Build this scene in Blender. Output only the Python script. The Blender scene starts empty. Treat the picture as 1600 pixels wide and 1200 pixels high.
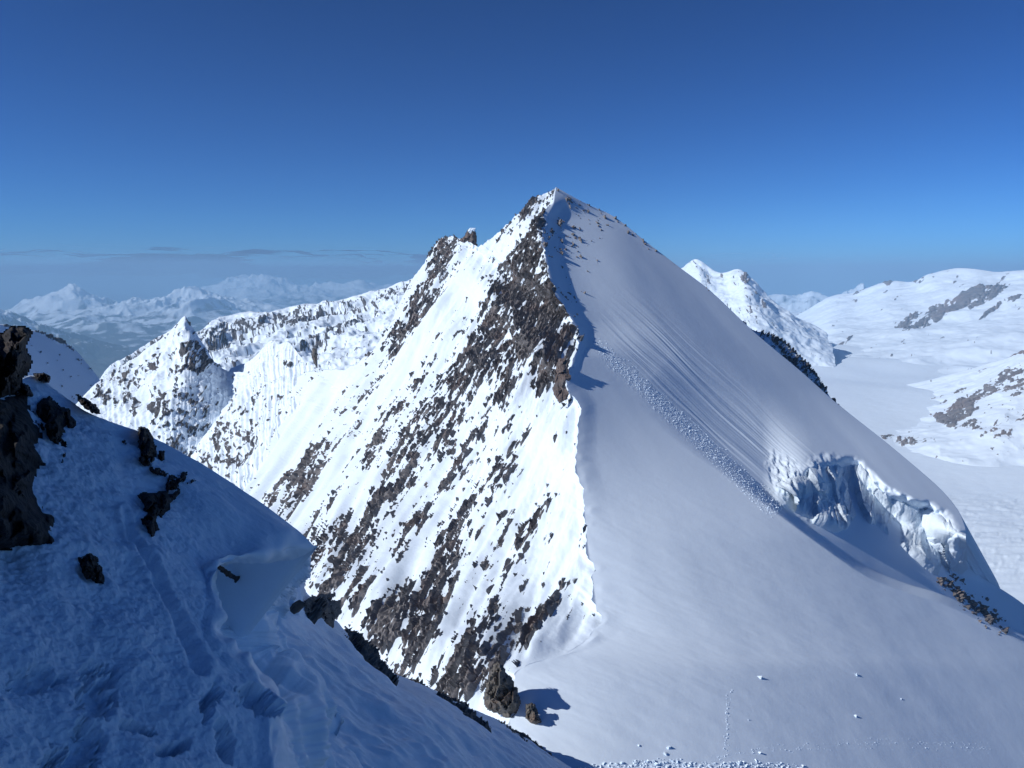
import bpy, math, random
import numpy as np

# ------------------------------------------------------------------ camera, sky, sun
scene = bpy.context.scene
COL = scene.collection
FPX = 1256.0                      # focal length in pixels of a 1600 px wide picture
PITCH = math.radians(7.7)         # camera looks slightly down
cam_data = bpy.data.cameras.new('camera')
cam = bpy.data.objects.new('camera', cam_data)
COL.objects.link(cam)
cam_data.sensor_width = 36.0
cam_data.lens = 36.0 * FPX / 1600.0
cam_data.clip_start = 0.1
cam_data.clip_end = 400000.0
cam.rotation_euler = (math.pi / 2 - PITCH, 0, 0)
scene.camera = cam

SUN_EL = math.radians(33.0)
SUN_AZ = math.radians(199.0)      # direction to the sun, measured from +X towards +Y
SUN = np.array([math.cos(SUN_EL) * math.cos(SUN_AZ), math.cos(SUN_EL) * math.sin(SUN_AZ), math.sin(SUN_EL)])

world = bpy.data.worlds.new('World')
scene.world = world
world.use_nodes = True
wn = world.node_tree
wn.nodes.clear()
w_out = wn.nodes.new('ShaderNodeOutputWorld')
w_bg = wn.nodes.new('ShaderNodeBackground')
w_sky = wn.nodes.new('ShaderNodeTexSky')
w_sky.sky_type = 'NISHITA'
w_sky.sun_disc = False
w_sky.sun_elevation = SUN_EL
w_sky.sun_rotation = math.pi / 2 - SUN_AZ
w_sky.altitude = 3700.0
w_sky.air_density = 1.0
w_sky.dust_density = 0.0
w_sky.ozone_density = 2.0
w_bg.inputs['Strength'].default_value = 0.10
w_scale = wn.nodes.new('ShaderNodeVectorMath'); w_scale.operation = 'SCALE'; w_scale.inputs['Scale'].default_value = 0.1
w_gam = wn.nodes.new('ShaderNodeGamma'); w_gam.inputs['Gamma'].default_value = 1.5
w_tint = wn.nodes.new('ShaderNodeVectorMath'); w_tint.operation = 'MULTIPLY'
w_tint.inputs[1].default_value = (1.45, 4.6, 8.2)            # camera white balance: a deep cold blue
wn.links.new(w_sky.outputs[0], w_scale.inputs[0])
wn.links.new(w_scale.outputs[0], w_gam.inputs[0])
wn.links.new(w_gam.outputs[0], w_tint.inputs[0])
wn.links.new(w_tint.outputs[0], w_bg.inputs[0])
wn.links.new(w_bg.outputs[0], w_out.inputs[0])

sun_data = bpy.data.lights.new('sun', 'SUN')
sun_data.energy = 3.3
sun_data.angle = math.radians(0.5)
sun_data.color = (1.0, 1.0, 1.0)
sun = bpy.data.objects.new('sun', sun_data)
COL.objects.link(sun)
from mathutils import Vector
sun.rotation_euler = Vector(SUN).to_track_quat('Z', 'Y').to_euler()

scene.view_settings.view_transform = 'Standard'
scene.view_settings.look = 'None'
scene.view_settings.gamma = 1.0
scene.view_settings.exposure = 0.4
scene.cycles.volume_bounces = 16

# ------------------------------------------------------------------ pixel <-> world
CP, SP = math.cos(PITCH), math.sin(PITCH)
def ray(px, py):
    u = (np.asarray(px, float) - 800.0) / FPX
    v = -(np.asarray(py, float) - 600.0) / FPX
    return u, CP + v * SP, -SP + v * CP
def P(px, py, Y):
    """the point at forward distance Y (metres) seen in the photograph at px, py"""
    u, ry, rz = ray(px, py)
    k = np.asarray(Y, float) / ry
    return np.stack([u * k, ry * k, rz * k], -1)
def plane_Y(n, pt, px, py):
    u, ry, rz = ray(px, py)
    c = n[0] * pt[0] + n[1] * pt[1] + n[2] * pt[2]
    return c / (n[0] * u + n[1] * ry + n[2] * rz) * ry
def project(V):
    V = np.asarray(V)
    d = V[..., 1] * CP - V[..., 2] * SP
    u = V[..., 0] / d
    v = (V[..., 1] * SP + V[..., 2] * CP) / d
    return 800 + FPX * u, 600 - FPX * v
def unit(v):
    v = np.asarray(v, float)
    return v / np.linalg.norm(v)

# ------------------------------------------------------------------ noise
def _h(ix, iy, iz, seed):
    n = (ix.astype(np.int64) * 374761393 + iy.astype(np.int64) * 668265263 + iz.astype(np.int64) * 2147483647 + seed * 1274126177) & 0xFFFFFFFF
    n = ((n ^ (n >> 13)) * 1274126177) & 0xFFFFFFFF
    n = ((n ^ (n >> 16)) * 2246822519) & 0xFFFFFFFF
    return (n ^ (n >> 15)) & 0xFFFF
_rs = np.random.RandomState(4)
_G2 = np.stack([np.cos(np.linspace(0, 2 * np.pi, 64, False)), np.sin(np.linspace(0, 2 * np.pi, 64, False))], -1)
_G3 = _rs.normal(size=(64, 3)); _G3 /= np.linalg.norm(_G3, axis=1)[:, None]
def noise2(x, y, seed=0):
    x = np.asarray(x, float); y = np.asarray(y, float)
    ix = np.floor(x); iy = np.floor(y); fx = x - ix; fy = y - iy
    ux = fx * fx * fx * (fx * (fx * 6 - 15) + 10); uy = fy * fy * fy * (fy * (fy * 6 - 15) + 10)
    r = []
    z = np.zeros_like(ix)
    for dx in (0, 1):
        for dy in (0, 1):
            g = _G2[_h(ix + dx, iy + dy, z, seed) % 64]
            r.append(g[..., 0] * (fx - dx) + g[..., 1] * (fy - dy))
    a = r[0] + (r[2] - r[0]) * ux
    b = r[1] + (r[3] - r[1]) * ux
    return (a + (b - a) * uy) * 1.5
def noise3(p, seed=0):
    p = np.asarray(p, float)
    i = np.floor(p); f = p - i
    u = f * f * f * (f * (f * 6 - 15) + 10)
    acc = 0
    for dx in (0, 1):
        wx = u[..., 0] if dx else 1 - u[..., 0]
        for dy in (0, 1):
            wy = u[..., 1] if dy else 1 - u[..., 1]
            for dz in (0, 1):
                wz = u[..., 2] if dz else 1 - u[..., 2]
                g = _G3[_h(i[..., 0] + dx, i[..., 1] + dy, i[..., 2] + dz, seed) % 64]
                acc = acc + wx * wy * wz * (g[..., 0] * (f[..., 0] - dx) + g[..., 1] * (f[..., 1] - dy) + g[..., 2] * (f[..., 2] - dz))
    return acc * 1.5
def fbm2(x, y, o=4, seed=0, gain=0.5):
    a, s, r = 1.0, 1.0, 0
    for k in range(o):
        r = r + a * noise2(x * s, y * s, seed + k * 7)
        a *= gain; s *= 2.03
    return r
def fbm3(p, o=4, seed=0, gain=0.5):
    a, s, r = 1.0, 1.0, 0
    for k in range(o):
        r = r + a * noise3(p * s, seed + k * 7)
        a *= gain; s *= 2.03
    return r
def ridged2(x, y, o=4, seed=0, gain=0.5):
    a, s, r, t = 1.0, 1.0, 0, 0
    for k in range(o):
        n = 1 - np.abs(noise2(x * s, y * s, seed + k * 7)) * 1.6
        r = r + a * n * n; t += a
        a *= gain; s *= 2.05
    return r / t
def facets2(x, y, seed=0, tilt=1.0):
    """angular rock relief: every Voronoi cell is a tilted plane of its own height"""
    ix = np.floor(x); iy = np.floor(y); z = np.zeros_like(ix)
    best = np.full(x.shape, 1e9); val = np.zeros(x.shape); idv = np.zeros(x.shape)
    for dx in (-1, 0, 1):
        for dy in (-1, 0, 1):
            jx, jy = ix + dx, iy + dy
            cx = jx + _h(jx, jy, z, seed) / 65535.0
            cy = jy + _h(jx, jy, z + 1, seed) / 65535.0
            d = (x - cx) ** 2 + (y - cy) ** 2
            m = d < best
            a = _h(jx, jy, z + 2, seed) / 65535.0
            b = _h(jx, jy, z + 3, seed) / 65535.0 - 0.5
            c = _h(jx, jy, z + 4, seed) / 65535.0 - 0.5
            best = np.where(m, d, best)
            val = np.where(m, a - 0.5 + tilt * 2 * (b * (x - cx) + c * (y - cy)), val)
            idv = np.where(m, a, idv)
    return val, idv
def sstep(a, b, x):
    t = np.clip((np.asarray(x, float) - a) / (b - a), 0, 1)
    return t * t * (3 - 2 * t)
def seg_dist(px, py, poly):
    """distance to a polyline in px, the running fraction and the side (positive: right of travel in a y-down picture)"""
    best = np.full(np.shape(px), 1e9); frac = np.zeros(np.shape(px)); side = np.zeros(np.shape(px))
    L = [math.hypot(poly[i + 1][0] - poly[i][0], poly[i + 1][1] - poly[i][1]) for i in range(len(poly) - 1)]
    tot, run = sum(L), 0.0
    for i in range(len(poly) - 1):
        ax, ay = poly[i]; bx, by = poly[i + 1]
        dx, dy = bx - ax, by - ay
        t = np.clip(((px - ax) * dx + (py - ay) * dy) / (dx * dx + dy * dy), 0, 1)
        d = np.hypot(px - ax - t * dx, py - ay - t * dy)
        m = d < best
        best = np.where(m, d, best)
        frac = np.where(m, (run + t * L[i]) / tot, frac)
        side = np.where(m, dx * (py - ay) - dy * (px - ax), side)
        run += L[i]
    return best, frac, np.sign(side)
def in_poly(px, py, poly):
    r = np.zeros(np.shape(px), bool)
    n = len(poly)
    for i in range(n):
        ax, ay = poly[i]; bx, by = poly[(i + 1) % n]
        c = ((ay > py) != (by > py)) & (px < (bx - ax) * (py - ay) / (by - ay + 1e-12) + ax)
        r ^= c
    return r
def blobs(px, py, L, ang):
    """soft union of streak-shaped ellipses (cx, cy, half length, half width, strength[, angle])"""
    r = np.zeros(np.shape(px))
    for b in L:
        a = math.radians(b[5] if len(b) > 5 else ang)
        c, s = math.cos(a), math.sin(a)
        x = px - b[0]; y = py - b[1]
        d = ((x * c + y * s) / b[2]) ** 2 + ((-x * s + y * c) / b[3]) ** 2
        r = np.maximum(r, b[4] * np.clip(1.35 - d, 0, 1) ** 0.7)
    return r

# ------------------------------------------------------------------ surfaces
def _hermite(A, x, axis=0):
    """Catmull-Rom through the rows of A (knots 0..n-1) at x"""
    A = np.moveaxis(np.asarray(A, float), axis, 0)
    n = len(A)
    i = np.clip(np.floor(x).astype(int), 0, n - 2)
    f = (x - i)
    sh = (len(x),) + (1,) * (A.ndim - 1)
    f = f.reshape(sh)
    p1, p2 = A[i], A[i + 1]
    p0 = np.where((i > 0).reshape(sh), A[np.maximum(i - 1, 0)], 2 * p1 - p2)
    p3 = np.where((i < n - 2).reshape(sh), A[np.minimum(i + 2, n - 1)], 2 * p2 - p1)
    r = p1 + 0.5 * f * (p2 - p0 + f * (2 * p0 - 5 * p1 + 4 * p2 - p3 + f * (3 * (p1 - p2) + p3 - p0)))
    return np.moveaxis(r, 0, axis)
def net(ctrl, ns, nt):
    """a smooth sheet through control points (px, py, Y); ctrl[row][column]"""
    C = np.array(ctrl, float)
    ry = CP - (C[..., 1] - 600) / FPX * SP
    C[..., 2] = ry / C[..., 2]                       # 1 / depth is linear over a plane
    A = _hermite(C, np.linspace(0, C.shape[0] - 1, ns), 0)
    A = _hermite(A, np.linspace(0, C.shape[1] - 1, nt), 1)
    px, py = A[..., 0], A[..., 1]
    Y = (CP - (py - 600) / FPX * SP) / A[..., 2]
    return px, py, P(px, py, Y)
def rail(pts, n):
    A = np.array([p[:2] for p in pts], float)
    t = np.array([p[2] for p in pts], float) if len(pts[0]) > 2 else np.linspace(0, 1, len(pts))
    k = np.interp(np.linspace(0, 1, n), t, np.arange(len(pts)))
    return _hermite(A, k)
def normals(V):
    a = np.gradient(V, axis=0); b = np.gradient(V, axis=1)
    n = np.cross(a, b)
    n /= np.linalg.norm(n, axis=-1)[..., None] + 1e-12
    s = np.sign(np.sum(n * -V, -1).mean())           # towards the camera
    return n * (s if s else 1)
def make_mesh(name, verts, quads, mat, parent=None, smooth=True, attrs=None):
    me = bpy.data.meshes.new(name)
    verts = np.ascontiguousarray(verts, np.float32).reshape(-1, 3)
    quads = np.ascontiguousarray(quads, np.int32)
    k = quads.shape[1]
    me.vertices.add(len(verts)); me.vertices.foreach_set('co', verts.ravel())
    me.loops.add(quads.size); me.loops.foreach_set('vertex_index', quads.ravel())
    me.polygons.add(len(quads))
    me.polygons.foreach_set('loop_start', np.arange(0, quads.size, k, dtype=np.int32))
    if attrs:
        for a, val in attrs.items():
            at = me.attributes.new(a, 'FLOAT', 'POINT')
            at.data.foreach_set('value', np.ascontiguousarray(val, np.float32).ravel())
    me.update(calc_edges=True)
    me.polygons.foreach_set('use_smooth', np.full(len(quads), smooth, bool))
    me.materials.append(mat)
    o = bpy.data.objects.new(name, me)
    COL.objects.link(o)
    if parent is not None:
        o.parent = parent
        o.location = -Vector(parent.location)
    return o
def grid_quads(ns, nt):
    i = np.arange(ns * nt).reshape(ns, nt)
    return np.stack([i[:-1, :-1], i[1:, :-1], i[1:, 1:], i[:-1, 1:]], -1).reshape(-1, 4)
def grid_mesh(name, V, mat, parent=None, attrs=None, smooth=True):
    return make_mesh(name, V.reshape(-1, 3), grid_quads(*V.shape[:2]), mat, parent, smooth, attrs)
def add_back(V, axis_end, drop, steps=6):
    """continue a sheet over its crest: extra rows that fall away behind"""
    e = {'s0': V[0], 's1': V[-1], 't0': V[:, 0], 't1': V[:, -1]}[axis_end]
    rows = np.stack([e + np.asarray(drop, float) * (k / steps) ** 1.3 for k in range(1, steps + 1)], 0)
    if axis_end == 's0': return np.concatenate([rows[::-1], V], 0)
    if axis_end == 's1': return np.concatenate([V, rows], 0)
    rows = np.moveaxis(rows, 0, 1)
    if axis_end == 't0': return np.concatenate([rows[:, ::-1], V], 1)
    return np.concatenate([V, rows], 1)
def pad_like(a, axis_end, steps=6):
    w = {'s0': ((steps, 0), (0, 0)), 's1': ((0, steps), (0, 0)), 't0': ((0, 0), (steps, 0)), 't1': ((0, 0), (0, steps))}[axis_end]
    return np.pad(a, w, mode='edge')
def tag(o, label=None, cat=None, group=None, kind=None):
    if label: o['label'] = label
    if cat: o['category'] = cat
    if group: o['group'] = group
    if kind: o['kind'] = kind
    return o
def empty(name, loc):
    o = bpy.data.objects.new(name, None)
    COL.objects.link(o)
    o.location = Vector([float(c) for c in loc])
    o.empty_display_size = 1.0
    return o

# ------------------------------------------------------------------ materials
def mat_base(name):
    m = bpy.data.materials.new(name)
    m.use_nodes = True
    nt = m.node_tree
    b = nt.nodes['Principled BSDF']
    return m, nt, b
def N(nt, t, **kw):
    n = nt.nodes.new(t)
    for k, v in kw.items():
        if k in n.inputs: n.inputs[k].default_value = v
        else: setattr(n, k, v)
    return n
def ramp(nt, fac, stops):
    r = nt.nodes.new('ShaderNodeValToRGB')
    el = r.color_ramp.elements
    while len(el) < len(stops): el.new(0.5)
    for e, (p, c) in zip(el, stops):
        e.position = p; e.color = (*c, 1) if len(c) == 3 else c
    nt.links.new(fac, r.inputs[0])
    return r.outputs[0]
def noise_node(nt, co, scale, detail=4.0, rough=0.55, stretch=None):
    n = N(nt, 'ShaderNodeTexNoise', Scale=scale, Detail=detail, Roughness=rough)
    if stretch:
        mp = nt.nodes.new('ShaderNodeMapping')
        mp.inputs['Scale'].default_value = stretch
        nt.links.new(co, mp.inputs[0]); nt.links.new(mp.outputs[0], n.inputs['Vector'])
    else:
        nt.links.new(co, n.inputs['Vector'])
    return n.outputs['Fac']
def bump_node(nt, h, dist, strength, prev=None):
    b = N(nt, 'ShaderNodeBump', Strength=strength, Distance=dist)
    nt.links.new(h, b.inputs['Height'])
    if prev is not None: nt.links.new(prev, b.inputs['Normal'])
    return b.outputs[0]
def snow_nodes(nt, co, bumps, tint=(0.785, 0.885, 0.98)):
    v = noise_node(nt, co, bumps[0][0] * 0.35, 3)
    c = ramp(nt, v, [(0.3, tuple(x * 0.95 for x in tint)), (0.7, tint)])
    prev = None
    for sc, dist, st in bumps:
        prev = bump_node(nt, noise_node(nt, co, sc, 5, 0.6), dist, st, prev)
    return c, prev
def rock_nodes(nt, co, scale, cols, bump):
    a = noise_node(nt, co, scale, 5, 0.6)
    b = noise_node(nt, co, scale * 0.22, 3, 0.5)
    c1 = ramp(nt, a, [(0.28, cols[0]), (0.5, cols[1]), (0.75, cols[2])])
    mix = nt.nodes.new('ShaderNodeMix'); mix.data_type = 'RGBA'
    nt.links.new(ramp(nt, b, [(0.5, (0, 0, 0)), (0.68, (1, 1, 1))]), mix.inputs[0])
    nt.links.new(c1, mix.inputs[6]); mix.inputs[7].default_value = (*cols[3], 1)
    nb = bump_node(nt, a, bump, 0.9)
    return mix.outputs[2], nb
ROCKCOL = [(0.10, 0.096, 0.102), (0.18, 0.166, 0.162), (0.27, 0.25, 0.24), (0.21, 0.168, 0.15)]
def snow_mat(name, bumps, tint=(0.785, 0.885, 0.98), rough=0.55):
    m, nt, b = mat_base(name)
    co = nt.nodes.new('ShaderNodeTexCoord').outputs['Object']
    c, nb = snow_nodes(nt, co, bumps, tint)
    nt.links.new(c, b.inputs['Base Color'])
    if nb is not None: nt.links.new(nb, b.inputs['Normal'])
    b.inputs['Roughness'].default_value = rough
    b.inputs['Specular IOR Level'].default_value = 0.25
    return m
def rock_mat(name, scale, bump, cols=ROCKCOL):
    m, nt, b = mat_base(name)
    co = nt.nodes.new('ShaderNodeTexCoord').outputs['Object']
    c, nb = rock_nodes(nt, co, scale, cols, bump)
    nt.links.new(c, b.inputs['Base Color']); nt.links.new(nb, b.inputs['Normal'])
    b.inputs['Roughness'].default_value = 0.85
    b.inputs['Specular IOR Level'].default_value = 0.3
    return m
def terrain_mat(name, bumps, rscale, rbump, cols=ROCKCOL, soft=0.09, tint=(0.785, 0.885, 0.98)):
    """snow where the attribute rock is low, bare rock where it is high"""
    m, nt, b = mat_base(name)
    co = nt.nodes.new('ShaderNodeTexCoord').outputs['Object']
    c, nb = snow_nodes(nt, co, bumps, tint)
    rc, rn = rock_nodes(nt, co, rscale, cols, rbump)
    at = nt.nodes.new('ShaderNodeAttribute'); at.attribute_name = 'rock'
    fac = ramp(nt, at.outputs['Fac'], [(0.5 - soft, (0, 0, 0)), (0.5 + soft, (1, 1, 1))])
    mc = nt.nodes.new('ShaderNodeMix'); mc.data_type = 'RGBA'
    nt.links.new(fac, mc.inputs[0]); nt.links.new(c, mc.inputs[6]); nt.links.new(rc, mc.inputs[7])
    nt.links.new(mc.outputs[2], b.inputs['Base Color'])
    mn = nt.nodes.new('ShaderNodeMix'); mn.data_type = 'VECTOR'
    nt.links.new(fac, mn.inputs[0]); nt.links.new(nb, mn.inputs[4]); nt.links.new(rn, mn.inputs[5])
    nt.links.new(mn.outputs[1], b.inputs['Normal'])
    b.inputs['Roughness'].default_value = 0.7
    b.inputs['Specular IOR Level'].default_value = 0.2
    return m

M_SNOW = snow_mat('wind_packed_snow', [(0.04, 0.6, 0.3), (0.25, 0.2, 0.35), (1.4, 0.05, 0.45)])
M_SNOWFACE = snow_mat('steep_face_snow', [(0.15, 0.5, 0.6), (0.8, 0.15, 0.6)])
M_NEAR = snow_mat('crusted_snow', [(3.0, 0.05, 0.6), (11.0, 0.03, 0.9), (38.0, 0.012, 0.9)])
def crust_drive(m):
    nt = m.node_tree
    at = nt.nodes.new('ShaderNodeAttribute'); at.attribute_name = 'crust'
    for n in [x for x in nt.nodes if x.bl_idname == 'ShaderNodeBump']:
        mu = nt.nodes.new('ShaderNodeMath'); mu.operation = 'MULTIPLY'; mu.inputs[1].default_value = n.inputs['Strength'].default_value
        nt.links.new(at.outputs['Fac'], mu.inputs[0]); nt.links.new(mu.outputs[0], n.inputs['Strength'])
crust_drive(M_NEAR)
M_FLANK = snow_mat('shaded_flank_snow', [(0.5, 0.12, 0.5), (3.0, 0.03, 0.6)])
M_CHUNK = snow_mat('snow_block', [(4.0, 0.05, 0.5)])
M_ICE = snow_mat('glacier_ice', [(0.25, 0.8, 0.8), (1.2, 0.2, 0.7)], (0.72, 0.81, 0.88), 0.4)
M_ROCK = rock_mat('gneiss_rock', 0.35, 0.35)
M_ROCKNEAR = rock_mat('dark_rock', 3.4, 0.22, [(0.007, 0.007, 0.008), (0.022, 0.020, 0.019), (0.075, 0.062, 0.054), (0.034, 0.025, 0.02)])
M_ROCKMID = rock_mat('ridge_rock', 0.9, 0.2, [(0.045, 0.042, 0.04), (0.11, 0.1, 0.088), (0.20, 0.175, 0.15), (0.14, 0.10, 0.075)])
M_MIDT = terrain_mat('snow_and_rock', [(0.05, 1.0, 0.5), (0.3, 0.3, 0.5)], 0.12, 1.0, [(0.05, 0.05, 0.055), (0.085, 0.084, 0.09), (0.14, 0.138, 0.14), (0.11, 0.10, 0.10)])
M_FART = terrain_mat('far_snow_and_rock', [(0.006, 8.0, 0.4), (0.03, 2.0, 0.5)], 0.02, 6.0)
M_VFAR = terrain_mat('distant_snow_and_forest', [(0.0008, 60.0, 0.4)], 0.003, 40.0,
                     [(0.03, 0.04, 0.035), (0.05, 0.055, 0.05), (0.09, 0.085, 0.08), (0.05, 0.05, 0.045)], 0.2)

# ------------------------------------------------------------------ the ground below everything
def polar_sheet(name, px0, px1, Y0, Y1, n, m, zfn, mat, kind='structure', power=2.0, rockfn=None):
    px = np.linspace(px0, px1, n)[:, None] * np.ones((1, m))
    Y = np.ones((n, 1)) * (Y0 * (Y1 / Y0) ** np.linspace(0, 1, m))[None, :]
    X = (px - 800) / FPX * Y
    Z = zfn(X, Y, px)
    V = np.stack([X, Y, Z], -1)
    at = {'rock': rockfn(X, Y, Z, px)} if rockfn else None
    o = grid_mesh(name, V, mat, attrs=at)
    o['kind'] = kind
    return o, V

gx, gy = np.meshgrid(np.linspace(-75000, 75000, 90), np.linspace(-20000, 75000, 60), indexing='ij')
gz = -1720 + 40 * noise2(gx / 9000, gy / 9000, 3)
M_VALLEY = rock_mat('valley_forest', 0.002, 5.0, [(0.02, 0.03, 0.025), (0.035, 0.045, 0.035), (0.05, 0.06, 0.05), (0.06, 0.06, 0.05)])
tag(grid_mesh('ground', np.stack([gx, gy, gz], -1), M_VALLEY), kind='structure')

# distant ranges on the left, beyond the valley
def far_range(name, px0, px1, prof, Yc, width, seed, wl, base, amp, snowline, n=520, m=260):
    xs = np.array([p[0] for p in prof]); ys = np.array([p[1] for p in prof])
    _, ry, rz = ray(xs, ys)
    ztop = rz / ry * Yc
    def zf(X, Y, px):
        zt = np.interp(px, xs, ztop)
        q = (Y - Yc) / width
        env = np.exp(-q * q * np.where(q < 0, 1.0, 2.2))
        wx = X + 0.35 * wl * noise2(X / wl, Y / wl, seed + 5); wy = Y + 0.35 * wl * noise2(X / wl + 9, Y / wl, seed + 6)
        r = ridged2(wx / wl, wy / wl, 6, seed, 0.55)
        z = base + (zt - base) * env * (0.42 + 0.78 * r) + amp * noise2(X / wl * 6, Y / wl * 6, seed + 2) * env
        return z
    def rf(X, Y, Z, px):
        gxx = np.gradient(Z, axis=0) / (np.gradient(X, axis=0) + 1e-6)
        steep = np.abs(gxx)
        return 0.5 + 1.1 * (snowline - Z) / 900.0 + 0.55 * fbm2(X / (wl * 0.08), Y / (wl * 0.08), 3, seed + 3) + 0.35 * (steep - 0.6)
    o, V = polar_sheet(name, px0, px1, Yc - 1.9 * width, Yc + 1.4 * width, n, m, zf, M_VFAR, rockfn=rf)
    return o
far_range('distant_mountain_range', -160, 640, [(-160, 500), (0, 492), (60, 458), (100, 450), (130, 445), (165, 447), (200, 452), (255, 462), (300, 447), (345, 452), (390, 462), (440, 478), (500, 500), (640, 520)], 26000, 5200, 11, 5200, -1750, 90, -1150)
far_range('distant_mountain_range', 240, 900, [(240, 470), (330, 440), (380, 425), (430, 416), (480, 424), (540, 434), (600, 446), (700, 440), (900, 450)], 44000, 6500, 23, 7000, -1750, 140, -1100, 420, 170)
far_range('distant_mountain_range', -260, 200, [(-260, 440), (-60, 470), (0, 478), (40, 486), (90, 505), (150, 530), (200, 540)], 15500, 2600, 31, 3300, -1750, 70, -950, 260, 150)
far_range('distant_mountain_range', 1100, 1460, [(1100, 480), (1180, 468), (1230, 458), (1265, 449), (1300, 458), (1330, 450), (1380, 455), (1460, 470)], 21000, 3000, 41, 3300, -1750, 90, -900, 260, 150)

# ------------------------------------------------------------------ helper for mid-distance mountains
def relief_sheet(name, ctrl, ns, nt, amp, wl, seed, gfun=None, mat=M_MIDT, ridged=0.6, o=5, back=('s0', (0, 60, -90)), rockh=0.0, parent=None, flute=None, edgefade=0.06):
    px, py, V = net(ctrl, ns, nt)
    Nn = normals(V)
    q = V / wl
    r = fbm3(q, o, seed)
    rr = 1 - np.abs(fbm3(q * 0.8 + 7.3, o, seed + 50)) * 1.5
    d = amp * ((1 - ridged) * r + ridged * (rr - 0.6))
    if flute is not None: d = d + flute(px, py, V)
    s = np.linspace(0, 1, ns)[:, None]
    fade = 0.35 + 0.65 * sstep(0, edgefade, s)
    d = d * fade
    g = gfun(px, py, V, d) if gfun is not None else np.full(px.shape, -1.0)
    d = d + rockh * np.clip(g, 0, 1)
    V = V + Nn * d[..., None]
    rock = 0.5 + g * 0.5
    if back:
        V = add_back(V, back[0], back[1]); rock = pad_like(rock, back[0])
    ob = grid_mesh(name, V, mat, parent, {'rock': rock})
    if parent is None: ob['kind'] = 'structure'
    return ob, px, py, V

# --- right: glacier basin
GZ = -560.0
def glacier_Y(py):
    _, ry, rz = ray(800, py)
    return GZ * ry / rz
def gl_z(X, Y, px):
    cre = sstep(1300, 1450, Y) * (1 - sstep(1950, 2120, Y))
    n = fbm2(X / 120 + 0.3 * noise2(X / 60, Y / 60, 3), Y / 22, 4, 61, 0.6)
    big = 9 * noise2(X / 420, Y / 600, 62) + 26 * noise2(X / 1500, Y / 1100, 65)
    blk, _ = facets2(X / 45 + 0.4 * noise2(X / 30, Y / 30, 66), Y / 13, 63, 0.9)
    return GZ + big + cre * (6.0 * (ridged2(X / 170 + 0.5 * noise2(X / 80, Y / 80, 69), Y / 34 + 0.25 * noise2(X / 50, Y / 50, 70), 4, 71, 0.55) - 0.5) + 1.8 * blk * sstep(0.0, 0.5, noise2(X / 130, Y / 160, 67))) + 0.6 * noise2(X / 40, Y / 40, 64)
polar_sheet('glacier', 1020, 1900, 700, 12500, 420, 620, gl_z, M_FART, rockfn=lambda X, Y, Z, px: np.zeros(X.shape))

def rockfield(L, ang, base, wl, seed, thr=0.25, dirn=60.0, st=2.2):
    """patches of bare rock; wl: patch length in px, dirn: the way the strata run, st: how stretched"""
    c, sn = math.cos(math.radians(dirn)), math.sin(math.radians(dirn))
    def f(px, py, V, d):
        a = (px * c + py * sn) / wl; b = (-px * sn + py * c) / wl * st
        n = 0.6 * noise2(a, b, seed) + 0.55 * noise2(a * 2.1, b * 2.1, seed + 1) + 0.45 * noise2(a * 4.3, b * 4.3, seed + 2) + 0.3 * noise2(a * 8.5, b * 8.5, seed + 3)
        return (base + blobs(px, py, L, ang) + 0.8 * n - thr) * 2.6
    return f

relief_sheet('snow_massif', [
    [(1150, 515, 12500), (1243, 492, 11500), (1295, 464, 10500), (1335, 456, 10000), (1385, 440, 9700), (1425, 440, 9200), (1455, 427, 9000), (1510, 419, 8500), (1560, 425, 8200), (1600, 422, 8000), (1720, 412, 7500)],
    [(1150, 525, 10500), (1243, 505, 9800), (1300, 484, 9200), (1340, 478, 8900), (1385, 468, 8500), (1425, 468, 8100), (1455, 462, 7900), (1510, 458, 7500), (1560, 460, 7200), (1600, 458, 7000), (1720, 450, 6600)],
    [(1150, 540, 8600), (1243, 528, 8200), (1300, 512, 7800), (1340, 508, 7600), (1385, 504, 7300), (1425, 503, 7000), (1455, 503, 6800), (1510, 500, 6500), (1560, 500, 6300), (1600, 497, 6100), (1720, 490, 5800)],
    [(1150, 560, 6900), (1243, 553, 6500), (1300, 548, 6200), (1340, 546, 6000), (1385, 545, 5800), (1425, 543, 5600), (1455, 542, 5500), (1510, 540, 5300), (1560, 538, 5100), (1600, 536, 5000), (1720, 530, 4800)],
    [(1150, 605, 5000), (1243, 608, 4700), (1300, 612, 4500), (1340, 615, 4350), (1385, 618, 4250), (1425, 620, 4150), (1455, 622, 4100), (1510, 624, 4000), (1560, 626, 3900), (1600, 628, 3850), (1720, 632, 3700)]],
    300, 480, 52, 640, 71, rockfield([(1490, 476, 95, 11, 0.95, -27), (1440, 492, 50, 9, 0.8, -24), (1545, 462, 38, 9, 0.9, -30), (1570, 475, 45, 5, 0.6, -26), (1345, 453, 16, 3, .6, -30), (1432, 440, 7, 4, .6, 0), (1388, 441, 8, 5, .55, 0), (1395, 470, 10, 4, .35, -40), (1330, 527, 14, 2, .5, -50)], -27, -0.05, 34, 72, 0.55, -32), M_FART, 0.4, 5, ('s0', (0, 900, -500)), 14)

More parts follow.
